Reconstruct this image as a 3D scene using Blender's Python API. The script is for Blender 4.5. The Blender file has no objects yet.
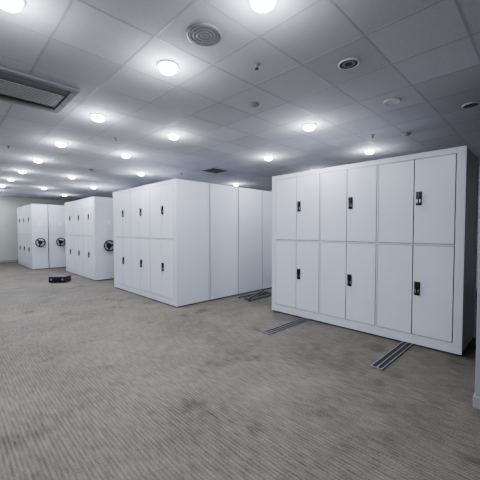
import bpy, bmesh, math, random
from mathutils import Vector, Matrix
random.seed(4)
C = bpy.context.scene.collection

# ---------------------------------------------------------------- materials
def new_mat(name):
    m = bpy.data.materials.new(name); m.use_nodes = True
    nt = m.node_tree
    return m, nt, nt.nodes["Principled BSDF"]

def simple(name, col, rough=0.5, metal=0.0, noise=0.03, scale=8.0, bump=0.0):
    m, nt, b = new_mat(name)
    tc = nt.nodes.new("ShaderNodeTexCoord")
    n = nt.nodes.new("ShaderNodeTexNoise"); n.inputs["Scale"].default_value = scale
    n.inputs["Detail"].default_value = 4
    nt.links.new(tc.outputs["Object"], n.inputs["Vector"])
    mx = nt.nodes.new("ShaderNodeMix"); mx.data_type = 'RGBA'
    mx.inputs[6].default_value = tuple(max(0, c*(1-noise)) for c in col)+(1,)
    mx.inputs[7].default_value = tuple(min(1, c*(1+noise)) for c in col)+(1,)
    nt.links.new(n.outputs["Fac"], mx.inputs[0])
    nt.links.new(mx.outputs[2], b.inputs["Base Color"])
    b.inputs["Roughness"].default_value = rough
    b.inputs["Metallic"].default_value = metal
    if bump:
        bp = nt.nodes.new("ShaderNodeBump"); bp.inputs["Strength"].default_value = bump
        nt.links.new(n.outputs["Fac"], bp.inputs["Height"])
        nt.links.new(bp.outputs[0], b.inputs["Normal"])
    return m

M_white = simple("powdercoat_white", (0.50,0.505,0.565), 0.36, noise=0.02, scale=3)
M_door  = simple("powdercoat_door", (0.53,0.535,0.60), 0.33, noise=0.02, scale=2)
M_under = simple("undercarriage_grey", (0.12,0.12,0.13), 0.6)
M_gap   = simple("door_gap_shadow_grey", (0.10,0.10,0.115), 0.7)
M_black = simple("black_plastic", (0.012,0.012,0.014), 0.35)
M_rubber= simple("black_rubber", (0.015,0.015,0.015), 0.7)
M_chrome= simple("brushed_metal", (0.6,0.6,0.62), 0.3, metal=1.0)
M_alu   = simple("rail_aluminium", (0.42,0.42,0.44), 0.3, metal=0.9)
M_wall  = simple("wall_paint", (0.40,0.42,0.39), 0.85, noise=0.03, scale=3, bump=0.02)
M_walll = simple("wall_paint_light", (0.6,0.6,0.6), 0.85, noise=0.02, scale=3, bump=0.02)
M_col   = simple("column_paint", (0.25,0.25,0.26), 0.85, noise=0.02, scale=3, bump=0.02)
M_tbar  = simple("tbar_white", (0.42,0.42,0.45), 0.6)
M_trimw = simple("fixture_white", (0.62,0.62,0.62), 0.45)
M_trimg = simple("fixture_grey", (0.26,0.26,0.27), 0.6)
M_dark  = simple("fixture_dark", (0.02,0.02,0.022), 0.6)
M_brown = simple("fixture_brown", (0.16,0.10,0.06), 0.6)
M_blue  = simple("case_blue_grey", (0.10,0.12,0.16), 0.5)

def emis(name, col, s):
    m, nt, b = new_mat(name)
    b.inputs["Base Color"].default_value = (0.9,0.9,0.9,1)
    b.inputs["Emission Color"].default_value = col+(1,)
    b.inputs["Emission Strength"].default_value = s
    return m
M_lamp = emis("downlight_lens", (0.84,0.90,1.0), 30)

def math_node(nt, op, a=None, b=None, va=None, vb=None):
    n = nt.nodes.new("ShaderNodeMath"); n.operation = op
    if a is not None: nt.links.new(a, n.inputs[0])
    if b is not None: nt.links.new(b, n.inputs[1])
    if va is not None: n.inputs[0].default_value = va
    if vb is not None: n.inputs[1].default_value = vb
    return n.outputs[0]

TX, TY, OX, OY = 0.575, 0.575, 1.80, 1.62   # ceiling tile module

def make_ceiling_mat():
    m, nt, b = new_mat("mineral_fibre_tile")
    g = nt.nodes.new("ShaderNodeNewGeometry")
    sx = nt.nodes.new("ShaderNodeSeparateXYZ"); nt.links.new(g.outputs["Position"], sx.inputs[0])
    fx = math_node(nt,'FLOOR', math_node(nt,'DIVIDE', math_node(nt,'SUBTRACT', sx.outputs[0], vb=OX), vb=TX))
    fy = math_node(nt,'FLOOR', math_node(nt,'DIVIDE', math_node(nt,'SUBTRACT', sx.outputs[1], vb=OY), vb=TY))
    cb = nt.nodes.new("ShaderNodeCombineXYZ"); nt.links.new(fx, cb.inputs[0]); nt.links.new(fy, cb.inputs[1])
    wn = nt.nodes.new("ShaderNodeTexWhiteNoise"); nt.links.new(cb.outputs[0], wn.inputs["Vector"])
    n = nt.nodes.new("ShaderNodeTexNoise"); n.inputs["Scale"].default_value = 60; n.inputs["Detail"].default_value = 3
    nt.links.new(g.outputs["Position"], n.inputs["Vector"])
    v = math_node(nt,'ADD', math_node(nt,'MULTIPLY', wn.outputs["Value"], vb=0.07), math_node(nt,'MULTIPLY', n.outputs["Fac"], vb=0.10))
    v = math_node(nt,'ADD', v, vb=0.47)
    c2 = nt.nodes.new("ShaderNodeCombineXYZ")
    for i,k in enumerate((0.99,0.98,1.03)):
        nt.links.new(math_node(nt,'MULTIPLY', v, vb=k), c2.inputs[i])
    nt.links.new(c2.outputs[0], b.inputs["Base Color"])
    b.inputs["Roughness"].default_value = 0.9
    bp = nt.nodes.new("ShaderNodeBump"); bp.inputs["Strength"].default_value = 0.1
    nt.links.new(n.outputs["Fac"], bp.inputs["Height"]); nt.links.new(bp.outputs[0], b.inputs["Normal"])
    return m

def make_carpet():
    m, nt, b = new_mat("ribbed_carpet")
    g = nt.nodes.new("ShaderNodeNewGeometry")
    sx = nt.nodes.new("ShaderNodeSeparateXYZ"); nt.links.new(g.outputs["Position"], sx.inputs[0])
    def noise(sc, det, vec=None, rough=0.5):
        n = nt.nodes.new("ShaderNodeTexNoise"); n.inputs["Scale"].default_value = sc; n.inputs["Detail"].default_value = det
        n.inputs["Roughness"].default_value = rough
        nt.links.new(vec if vec is not None else g.outputs["Position"], n.inputs["Vector"])
        return math_node(nt,'SUBTRACT', n.outputs["Fac"], vb=0.5)
    mp = nt.nodes.new("ShaderNodeMapping"); mp.inputs["Scale"].default_value = (45, 7.0, 1)
    nt.links.new(g.outputs["Position"], mp.inputs[0])
    n1 = noise(1,2,mp.outputs[0])
    rib = math_node(nt,'SINE', math_node(nt,'MULTIPLY', sx.outputs[0], vb=2*math.pi/0.026))
    n2 = noise(0.9,7,None,0.7)
    n3 = noise(80,2)
    n4 = nt.nodes.new("ShaderNodeTexNoise"); n4.inputs["Scale"].default_value = 2.2; n4.inputs["Detail"].default_value = 3
    nt.links.new(g.outputs["Position"], n4.inputs["Vector"])
    st = nt.nodes.new("ShaderNodeMapRange"); st.inputs[1].default_value=0.59; st.inputs[2].default_value=0.72
    st.inputs[3].default_value=0.0; st.inputs[4].default_value=0.40
    nt.links.new(n4.outputs["Fac"], st.inputs[0])
    mul=lambda a,k: math_node(nt,'MULTIPLY',a,vb=k)
    v = math_node(nt,'ADD', mul(n1,1.1), mul(rib,0.14))
    v = math_node(nt,'ADD', v, mul(n2,1.5))
    v = math_node(nt,'ADD', v, mul(n3,0.9))
    v = math_node(nt,'SUBTRACT', math_node(nt,'ADD', v, vb=1.02), st.outputs[0])
    v = math_node(nt,'MAXIMUM', v, vb=0.1)
    c2 = nt.nodes.new("ShaderNodeCombineXYZ")
    for i,k in enumerate((0.115,0.104,0.088)):
        nt.links.new(mul(v,k), c2.inputs[i])
    nt.links.new(c2.outputs[0], b.inputs["Base Color"])
    b.inputs["Roughness"].default_value = 0.75
    b.inputs["Specular IOR Level"].default_value = 0.3
    bp = nt.nodes.new("ShaderNodeBump"); bp.inputs["Strength"].default_value = 0.25; bp.inputs["Distance"].default_value=0.01
    nt.links.new(v, bp.inputs["Height"]); nt.links.new(bp.outputs[0], b.inputs["Normal"])
    return m
M_ceil = make_ceiling_mat(); M_carpet = make_carpet()

# ---------------------------------------------------------------- mesh builder
class MB:
    def __init__(s): s.bm = bmesh.new(); s.mats = []
    def mi(s, m):
        if m not in s.mats: s.mats.append(m)
        return s.mats.index(m)
    def box(s, x0,x1,y0,y1,z0,z1, m):
        r = bmesh.ops.create_cube(s.bm, size=1.0)
        for v in r['verts']:
            v.co = Vector(((x0+x1)/2+v.co.x*(x1-x0), (y0+y1)/2+v.co.y*(y1-y0), (z0+z1)/2+v.co.z*(z1-z0)))
        i = s.mi(m)
        for f in {f for v in r['verts'] for f in v.link_faces}: f.material_index = i
        return r['verts']
    def cyl(s, c, r1, r2, h, axis, m, seg=28):
        rot = {'Z':Matrix(), 'X':Matrix.Rotation(math.pi/2,4,'Y'), 'Y':Matrix.Rotation(-math.pi/2,4,'X')}[axis]
        r = bmesh.ops.create_cone(s.bm, cap_ends=True, segments=seg, radius1=r1, radius2=r2, depth=h, matrix=Matrix.Translation(c)@rot)
        i = s.mi(m)
        for f in {f for v in r['verts'] for f in v.link_faces}:
            f.material_index = i
            if len(f.verts)==4: f.smooth = True
        return r['verts']
    def lathe(s, c, prof, m, axis='Z', seg=36):
        i = s.mi(m); rings=[]
        for r,h in prof:
            ring=[]
            for k in range(seg):
                a=2*math.pi*k/seg; p=(r*math.cos(a), r*math.sin(a), h)
                if axis=='Y': p=(p[0],p[2],p[1])
                ring.append(s.bm.verts.new(Vector(p)+Vector(c)))
            rings.append(ring)
        for a,b in zip(rings,rings[1:]):
            for k in range(seg):
                f=s.bm.faces.new((a[k],a[(k+1)%seg],b[(k+1)%seg],b[k])); f.material_index=i; f.smooth=True
        return rings
    def obj(s, name, parent=None, bevel=0.0, loc=(0,0,0)):
        me = bpy.data.meshes.new(name)
        bmesh.ops.recalc_face_normals(s.bm, faces=s.bm.faces)
        s.bm.to_mesh(me); s.bm.free()
        for m in s.mats: me.materials.append(m)
        o = bpy.data.objects.new(name, me); C.objects.link(o); o.location = loc
        if parent: o.parent = parent
        if bevel:
            b = o.modifiers.new("bevel",'BEVEL'); b.width=bevel; b.segments=2; b.limit_method='ANGLE'
        return o

def empty(name, loc):
    e = bpy.data.objects.new(name, None); C.objects.link(e); e.location = loc
    e.empty_display_size = 0.1
    return e

# ---------------------------------------------------------------- room shell
X0,X1,Y0,Y1,H = -4.5, 9.0, -4.0, 17.2, 2.96
def slab(name,x0,x1,y0,y1,z0,z1,m):
    b=MB(); b.box(x0,x1,y0,y1,z0,z1,m); return b.obj(name)
slab("floor",X0-.1,X1+.1,Y0-.1,Y1+.1,-0.1,0,M_carpet)
slab("ceiling",X0-.1,X1+.1,Y0-.1,Y1+.1,H,H+.1,M_ceil)
slab("wall_left",X0-.1,X0,Y0,Y1,0,H,M_wall)
slab("wall_right",X1,X1+.1,Y0,Y1,0,H,M_walll)
slab("wall_back",X0,X1,Y1,Y1+.1,0,H,M_wall)
slab("wall_front",X0,X1,Y0-.1,Y0,0,H,M_wall)
slab("baseboard_back",X0,X1,Y1-.015,Y1,0,0.1,M_trimg)
slab("baseboard_left",X0,X0+.015,Y0,Y1-.015,0,0.1,M_trimg)
slab("baseboard_right",X1-.015,X1,Y0,Y1-.015,0,0.1,M_trimg)
# ceiling T-bar grid
b=MB(); w=0.008
k=math.ceil((X0-OX)/TX)
while OX+k*TX < X1:
    x=OX+k*TX; b.box(x-w,x+w,Y0,Y1,H-0.0015,H,M_tbar); k+=1
k=math.ceil((Y0-OY)/TY)
while OY+k*TY < Y1:
    y=OY+k*TY; b.box(X0,X1,y-w,y+w,H-0.0012,H,M_tbar); k+=1
b.obj("trim_1")
# column at right edge
b=MB(); b.box(3.1,3.75,-0.30,0.405,0,H-0.005,M_col); b.box(3.09,3.76,-0.31,0.415,0,0.1,M_trimg)
b.obj("wall_column", bevel=0.004)

# ---------------------------------------------------------------- cabinets
HC = 2.41
def handle(bld, x, y, z, s):
    def bx(a,b_,y0,y1,z0,z1,m):
        xa,xb = sorted((x+s*a, x+s*b_)); bld.box(xa,xb,y0,y1,z0,z1,m)
    bx(0,0.008,y-0.032,y+0.032,z-0.085,z+0.085,M_black)
    bx(0.008,0.022,y-0.026,y+0.026,z+0.005,z+0.078,M_black)
    bx(0.008,0.014,y-0.022,y+0.022,z-0.055,z-0.008,M_chrome)
    bx(0.014,0.030,y-0.009,y+0.009,z-0.075,z+0.035,M_black)
    bld.cyl((x+s*0.017,y,z-0.034),0.011,0.011,0.012,'X',M_chrome,16)

def cabinet(x0,x1,y0,y1,rails,doors=(-1,1),wheel=False):
    e = empty("mobile_storage_cabinet", ((x0+x1)/2,(y0+y1)/2,0))
    L=y1-y0; ex,ey=e.location.x,e.location.y
    def fin(b,n,bev=0.0):
        o=b.obj(n,e,bev); o.location=(-ex,-ey,0); return o
    zb=0.045; zlow=0.020
    t=0.022
    b=MB()
    cx0 = x0+(t if -1 in doors else 0); cx1=x1-(t if 1 in doors else 0)
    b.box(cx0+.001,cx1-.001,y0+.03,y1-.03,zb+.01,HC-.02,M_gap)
    fin(b,"carcass_core")
    b=MB()
    b.box(x0,x1,y0,y0+.03,zlow,HC,M_white)
    b.box(x0,x1,y1-.03,y1,zlow,HC,M_white)
    b.box(x0,x1,y0+.03,y1-.03,HC-.02,HC,M_white)
    for ye,sg in ((y0,-1),(y1,1)):
        for xa in (x0, x1-0.03):
            a,c=sorted((ye,ye+sg*0.010)); b.box(xa,xa+0.03,a,c,zlow,HC,M_white)
    fin(b,"end_panels",0.003)
    bay=(L-0.17)/3; ys=y0+0.085
    b=MB(); d=MB(); h=MB()
    zd=[(0.145,1.265),(1.295,2.335)]
    for s in (-1,1):
        xf = x0 if s==-1 else x1
        def bx(m,bld,a,b_,ya,yb,za,zb_):
            xa,xb = sorted((xf-s*a, xf-s*b_)); bld.box(xa,xb,ya,yb,za,zb_,m)
        if s not in doors:
            bx(M_white,b,0,t-.002,y0+.03,y1-.03,zlow,HC-.02); continue
        bx(M_white,b,0,t,y0+.03,ys-.004,zlow,HC-.02)
        bx(M_white,b,0,t,y1-.085+.004,y1-.03,zlow,HC-.02)
        bx(M_white,b,0,t,ys-.004,y1-.085+.004,zlow,zd[0][0]-.006)
        bx(M_white,b,0,t,ys-.004,y1-.085+.004,zd[0][1]+.006,zd[1][0]-.006)
        bx(M_white,b,0,t,ys-.004,y1-.085+.004,zd[1][1]+.006,HC-.02)
        for i in (1,2):
            for (za,zc) in zd:
                bx(M_white,b,0,t,ys+i*bay-.009,ys+i*bay+.009,za-.006,zc+.006)
        for i in range(3):
            a=ys+i*bay+(0.016 if i else 0.003); c=ys+(i+1)*bay-(0.016 if i<2 else 0.003); mid=(a+c)/2
            for (za,zc) in zd:
                bx(M_door,d,-0.004,t,a,mid-.005,za,zc)
                bx(M_door,d,-0.004,t,mid+.005,c,za,zc)
                zh = 1.85 if za>1 else 0.73
                handle(h, xf+s*0.004, mid-0.055, zh, s)
    fin(b,"face_frame",0.0); fin(d,"doors",0.003); fin(h,"lock_handles",0.002)
    b=MB()
    b.box(x0+.03,x1-.03,y0+.05,y1-.05,0.040,zb+.012,M_under)
    for ry in rails:
        for rx in (x0+.12,x1-.12):
            b.cyl((rx,ry,0.018+0.0205),0.0205,0.0205,0.02,'Y',M_chrome,20)
    fin(b,"undercarriage")
    if wheel:
        b=MB(); wx=(x0+x1)/2; wz=1.0; yy=y0-0.06
        R=0.150; r=0.018
        prof=[(R+r*math.cos(a), r*math.sin(a)) for a in [2*math.pi*k/10 for k in range(11)]]
        b.lathe((wx,yy,wz),prof,M_black,'Y')
        b.cyl((wx,y0-0.03,wz),0.03,0.03,0.075,'Y',M_black)
        b.cyl((wx,y0-0.004,wz),0.075,0.07,0.012,'Y',M_black)
        b.cyl((wx,yy-.005,wz),0.05,0.05,0.03,'Y',M_black)
        for k in range(3):
            a=-math.pi/2+2*math.pi*k/3+0.25
            vs=b.box(-0.020,0.020,-0.007,0.007,0.03,R,M_black)
            mt=Matrix.Translation((wx,yy,wz))@Matrix.Rotation(a-math.pi/2,4,'Y')
            for v in vs: v.co = mt@v.co
        a=math.radians(40)
        b.cyl((wx+R*math.cos(a),yy-0.045,wz+R*math.sin(a)),0.018,0.022,0.08,'Y',M_black,16)
        fin(b,"hand_wheel")
        b=MB(); b.box(wx-.05,wx+.05,y0-0.004,y0,1.62,1.76,M_trimw); fin(b,"label_holder",0.001)
    return e

def rail(x0,x1,y):
    b=MB()
    b.box(x0,x1,y-.060,y+.060,0.0,0.006,M_alu)
    b.box(x0,x1,y-.060,y-.050,0.006,0.018,M_alu)
    b.box(x0,x1,y+.050,y+.060,0.006,0.018,M_alu)
    b.box(x0+.005,x1-.005,y-.050,y-.010,0.006,0.014,M_rubber)
    b.box(x0+.005,x1-.005,y+.010,y+.050,0.006,0.014,M_rubber)
    b.box(x0,x1,y-.006,y+.006,0.006,0.018,M_alu)
    b.box(x0-.012,x0,y-.062,y+.062,0.0,0.02,M_alu)
    b.obj("floor_rail", bevel=0.001)

ra=(1.25,2.77)
cabinet(4.24,5.10,0.69,3.49,ra)
for y in ra: rail(3.24,5.3,y)
rb=(5.45,7.2)
xs=[3.13,3.94,4.75,5.56]
for i,x in enumerate(xs): cabinet(x,x+0.785,4.88,7.75,rb)
for y in rb: rail(3.2,6.9,y)
rc=(9.65,11.35)
for x in (3.14,3.95): cabinet(x,x+0.785,9.10,11.95,rc,wheel=True)
for y in rc: rail(3.2,4.9,y)
rd=(13.85,15.6)
cabinet(2.39,2.90,13.30,16.15,rd,doors=(-1,),wheel=True)
cabinet(2.93,3.71,13.30,16.15,rd,wheel=True)
for y in rd: rail(2.45,3.9,y)

e=empty("spare_rail_stack",(4.95,4.45,0))
for i,(dx,dy,an,z) in enumerate([(0,0,4,0.0),(0.02,0.16,-3,0.0),(-0.05,-0.16,2,0.0),(0.0,0.06,22,0.0225)]):
    b=MB()
    b.box(-.45,.45,-.05,.05,0,0.006,M_alu); b.box(-.45,.45,-.05,-.04,.006,.022,M_alu)
    b.box(-.45,.45,.04,.05,.006,.022,M_alu); b.box(-.45,.45,-.01,.01,.006,.022,M_rubber)
    o=b.obj("rail_section",e); o.location=(dx,dy,z); o.rotation_euler[2]=math.radians(an)

# black case on floor
e=empty("tool_case",(2.38,9.66,0))
b=MB()
b.box(-.22,.22,-.17,.17,0.012,0.085,M_black); b.box(-.22,.22,-.17,.17,0.090,0.16,M_black)
b.box(-.212,.212,-.162,.162,0.08,0.095,M_trimg)
b.box(-.15,.15,-.09,.09,0.16,0.168,M_blue)
for sx in (-.18,.18):
    for sy in (-.13,.13): b.cyl((sx,sy,0.006),0.02,0.02,0.012,'Z',M_rubber,12)
b.box(-.09,-.075,-.215,-.17,.08,.095,M_black); b.box(.075,.09,-.215,-.17,.08,.095,M_black)
b.box(-.09,.09,-.225,-.21,.078,.098,M_black)
for sx in (-.15,.15): b.box(sx-.02,sx+.02,-.178,-.17,.06,.115,M_trimg)
o=b.obj("case_body",e,0.006); e.rotation_euler[2]=math.radians(-40)

# ---------------------------------------------------------------- ceiling fixtures
def downlight(x,y,on=True,rad=0.078,power=18):
    b=MB(); z=H
    if on is True: rad=0.083
    b.lathe((0,0,0),[(rad*1.18,-.001),(rad*1.16,-.010),(rad*1.05,-.014),(rad,-.008),(rad,-.004)],M_trimw)
    if on is True:   # opal dome, shape added to imitate the lamp's round bloom
        b.lathe((0,0,0),[(rad,-.006),(rad*.99,-.028),(rad*.90,-.048),(rad*.70,-.062),(rad*.4,-.070),(.001,-.073)],M_lamp)
    else:
        lens = M_trimw if on=='dim' else (M_brown if on=='brown' else M_dark)
        b.cyl((0,0,-0.0055),rad,rad,0.003,'Z',lens)
    if on is False: b.lathe((0,0,0),[(rad*.7,-.008),(rad*.45,-.008)],M_trimg)
    o=b.obj("recessed_downlight",None,0,(x,y,z))
    if on is True:
        l=bpy.data.lights.new("downlight_source",'AREA'); l.shape='DISK'; l.size=rad*2*0.95
        l.energy=power; l.color=(0.87,0.91,1.0)
        lo=bpy.data.objects.new("downlight_source",l); C.objects.link(lo); lo.parent=o; lo.location=(0,0,-0.078)
        l=bpy.data.lights.new("bloom_glow_fill",'POINT'); l.shadow_soft_size=0.05  # extra point lamp, added to brighten the ceiling with a bloom-like glow
        l.energy=7.5; l.color=(0.87,0.91,1.0)
        lo=bpy.data.objects.new("bloom_glow_fill",l); C.objects.link(lo); lo.parent=o; lo.location=(0,0,-0.16)
LIT=[(1.515,1.33),(1.515,2.48),(1.515,4.2),(1.515,5.93),(1.515,7.66),(1.515,9.4),(1.515,11.1),(1.515,12.8),(1.515,14.55),
 (.34,2.48),(2.66,4.2),(2.66,5.93),(2.66,9.4),(2.66,12.6),(3.81,2.46),(3.81,7.6),(3.81,11.1),(3.81,14.5),
 (4.85,4.1),(5.8,2.42),(6.9,7.2),(6.9,4.2),(5.8,9.4),(5.8,12.8),
 (.34,7.66),(.34,11.1),(-1.0,4.2),(-1.0,7.66),(-1.0,-1.3),(-2.2,2.48),(.34,0.2),(1.5,-1.6),(-2.2,11.1),(-2.2,14.5),(1.515,16.3),(-.5,16.0)]  # last few, at the far end, are unseen lamps added to brighten the back
for x,y in LIT: downlight(x,y)
downlight(2.66,1.31,False); downlight(3.79,1.33,'dim'); downlight(4.57,0.70,'brown')

def disc_unit(name,x,y,r,mat_a,mat_b,rings=4):
    b=MB()
    b.lathe((0,0,0),[(r,-.001),(r*.99,-.012),(r*.9,-.014)],mat_a)
    b.cyl((0,0,-.005),r*.91,r*.91,.008,'Z',mat_b)
    for k in range(rings):
        q=r*.85*(1-k/rings); b.lathe((0,0,0),[(q,-.009),(q,-.013),(q-.008,-.013),(q-.008,-.009)],mat_a)
    b.obj(name,None,0,(x,y,H))
disc_unit("ceiling_speaker",1.48,1.90,0.135,M_trimg,M_trimg,4)
def sprinkler(x,y):
    b=MB()
    b.lathe((0,0,0),[(.032,-.001),(.030,-.006),(.014,-.010),(.010,-.03)],M_trimg)
    b.cyl((0,0,-.02),.008,.008,.04,'Z',M_dark,12); b.cyl((0,0,-.042),.016,.016,.003,'Z',M_dark,16)
    b.obj("fire_sprinkler",None,0,(x,y,H))
for p in ((2.08,1.90),(2.08,5.0),(4.9,2.0),(.9,6.8),(4.6,6.9)): sprinkler(*p)
def smoke(x,y):
    b=MB(); b.lathe((0,0,0),[(.055,-.001),(.055,-.015),(.042,-.03),(.03,-.034),(.0005,-.036)],M_trimg)
    b.cyl((0,0,-.02),.044,.044,.008,'Z',M_dark)
    b.obj("smoke_detector",None,0,(x,y,H))
for p in ((2.7,2.5),(5.2,1.6),(2.7,8.0)): smoke(*p)

def cassette(x0,x1,y0,y1):
    e=empty("ceiling_air_conditioner",((x0+x1)/2,(y0+y1)/2,H)); hx=(x1-x0)/2; hy=(y1-y0)/2
    b=MB()
    z=-0.03
    b.box(-hx,hx,-hy,-hy+.07,z,-.001,M_trimg); b.box(-hx,hx,hy-.07,hy,z,-.001,M_trimg)
    b.box(-hx,-hx+.07,-hy+.07,hy-.07,z,-.001,M_trimg); b.box(hx-.07,hx,-hy+.07,hy-.07,z,-.001,M_trimg)
    b.obj("frame",e,0.006)
    b=MB(); b.box(-hx+.07,hx-.07,-hy+.07,hy-.07,-.006,-.002,M_dark); b.obj("interior",e)
    b=MB(); b.box(-hx+.09,hx-.09,-hy*.48,hy*.48,-.034,-.012,M_trimg)
    n=10
    for i in range(n):
        y=-hy*.44+i*(hy*.88)/(n-1); b.box(-hx+.12,hx-.12,y-.006,y+.006,-.038,-.034,M_trimw)
    b.obj("intake_grille",e,0.002)
    for sg in (-1,1):
        b=MB()
        for q in (.60,.74):
            vs=b.box(-hx+.08,hx-.08,-.022,.022,-.003,.003,M_trimg)
            mt=Matrix.Translation((0,sg*hy*q,-.018))@Matrix.Rotation(sg*.6,4,'X')
            for v in vs: v.co=mt@v.co
        b.obj("louver",e)
cassette(-0.25,1.10,3.55,4.40)
def register(x,y,lx,ly):
    b=MB(); b.box(-lx,lx,-ly,ly,-.004,-.001,M_dark)
    for (a,c,d_,f) in ((-lx,lx,-ly,-ly+.03),(-lx,lx,ly-.03,ly),(-lx,-lx+.03,-ly,ly),(lx-.03,lx,-ly,ly)):
        b.box(a,c,d_,f,-.014,-.001,M_trimw)
    n=5
    for i in range(n):
        yy=-ly+.05+i*(2*ly-.1)/(n-1); b.box(-lx+.03,lx-.03,yy-.008,yy+.008,-.012,-.004,M_trimg)
    b.obj("air_register",None,0,(x,y,H))
register(4.98,5.95,.30,.28); register(-.8,6.2,.28,.28)

# ---------------------------------------------------------------- world + camera
sc=bpy.context.scene
try:
    sc.view_settings.view_transform='AgX'
    sc.view_settings.look='AgX - Medium High Contrast'
    sc.view_settings.exposure=0.18
except Exception as ex: print(ex)
w=bpy.data.worlds.new("World"); sc.world=w; w.use_nodes=True
w.node_tree.nodes["Background"].inputs[0].default_value=(0.6,0.7,0.8,1)
w.node_tree.nodes["Background"].inputs[1].default_value=0.1
cam=bpy.data.cameras.new("camera"); co=bpy.data.objects.new("camera",cam); C.objects.link(co)
co.location=(0,0,1.46); cam.sensor_width=36; cam.lens=36*305/480
co.rotation_euler=(math.radians(90-1.88),0,math.radians(-44.5))
cam.clip_start=0.05
sc.camera=co
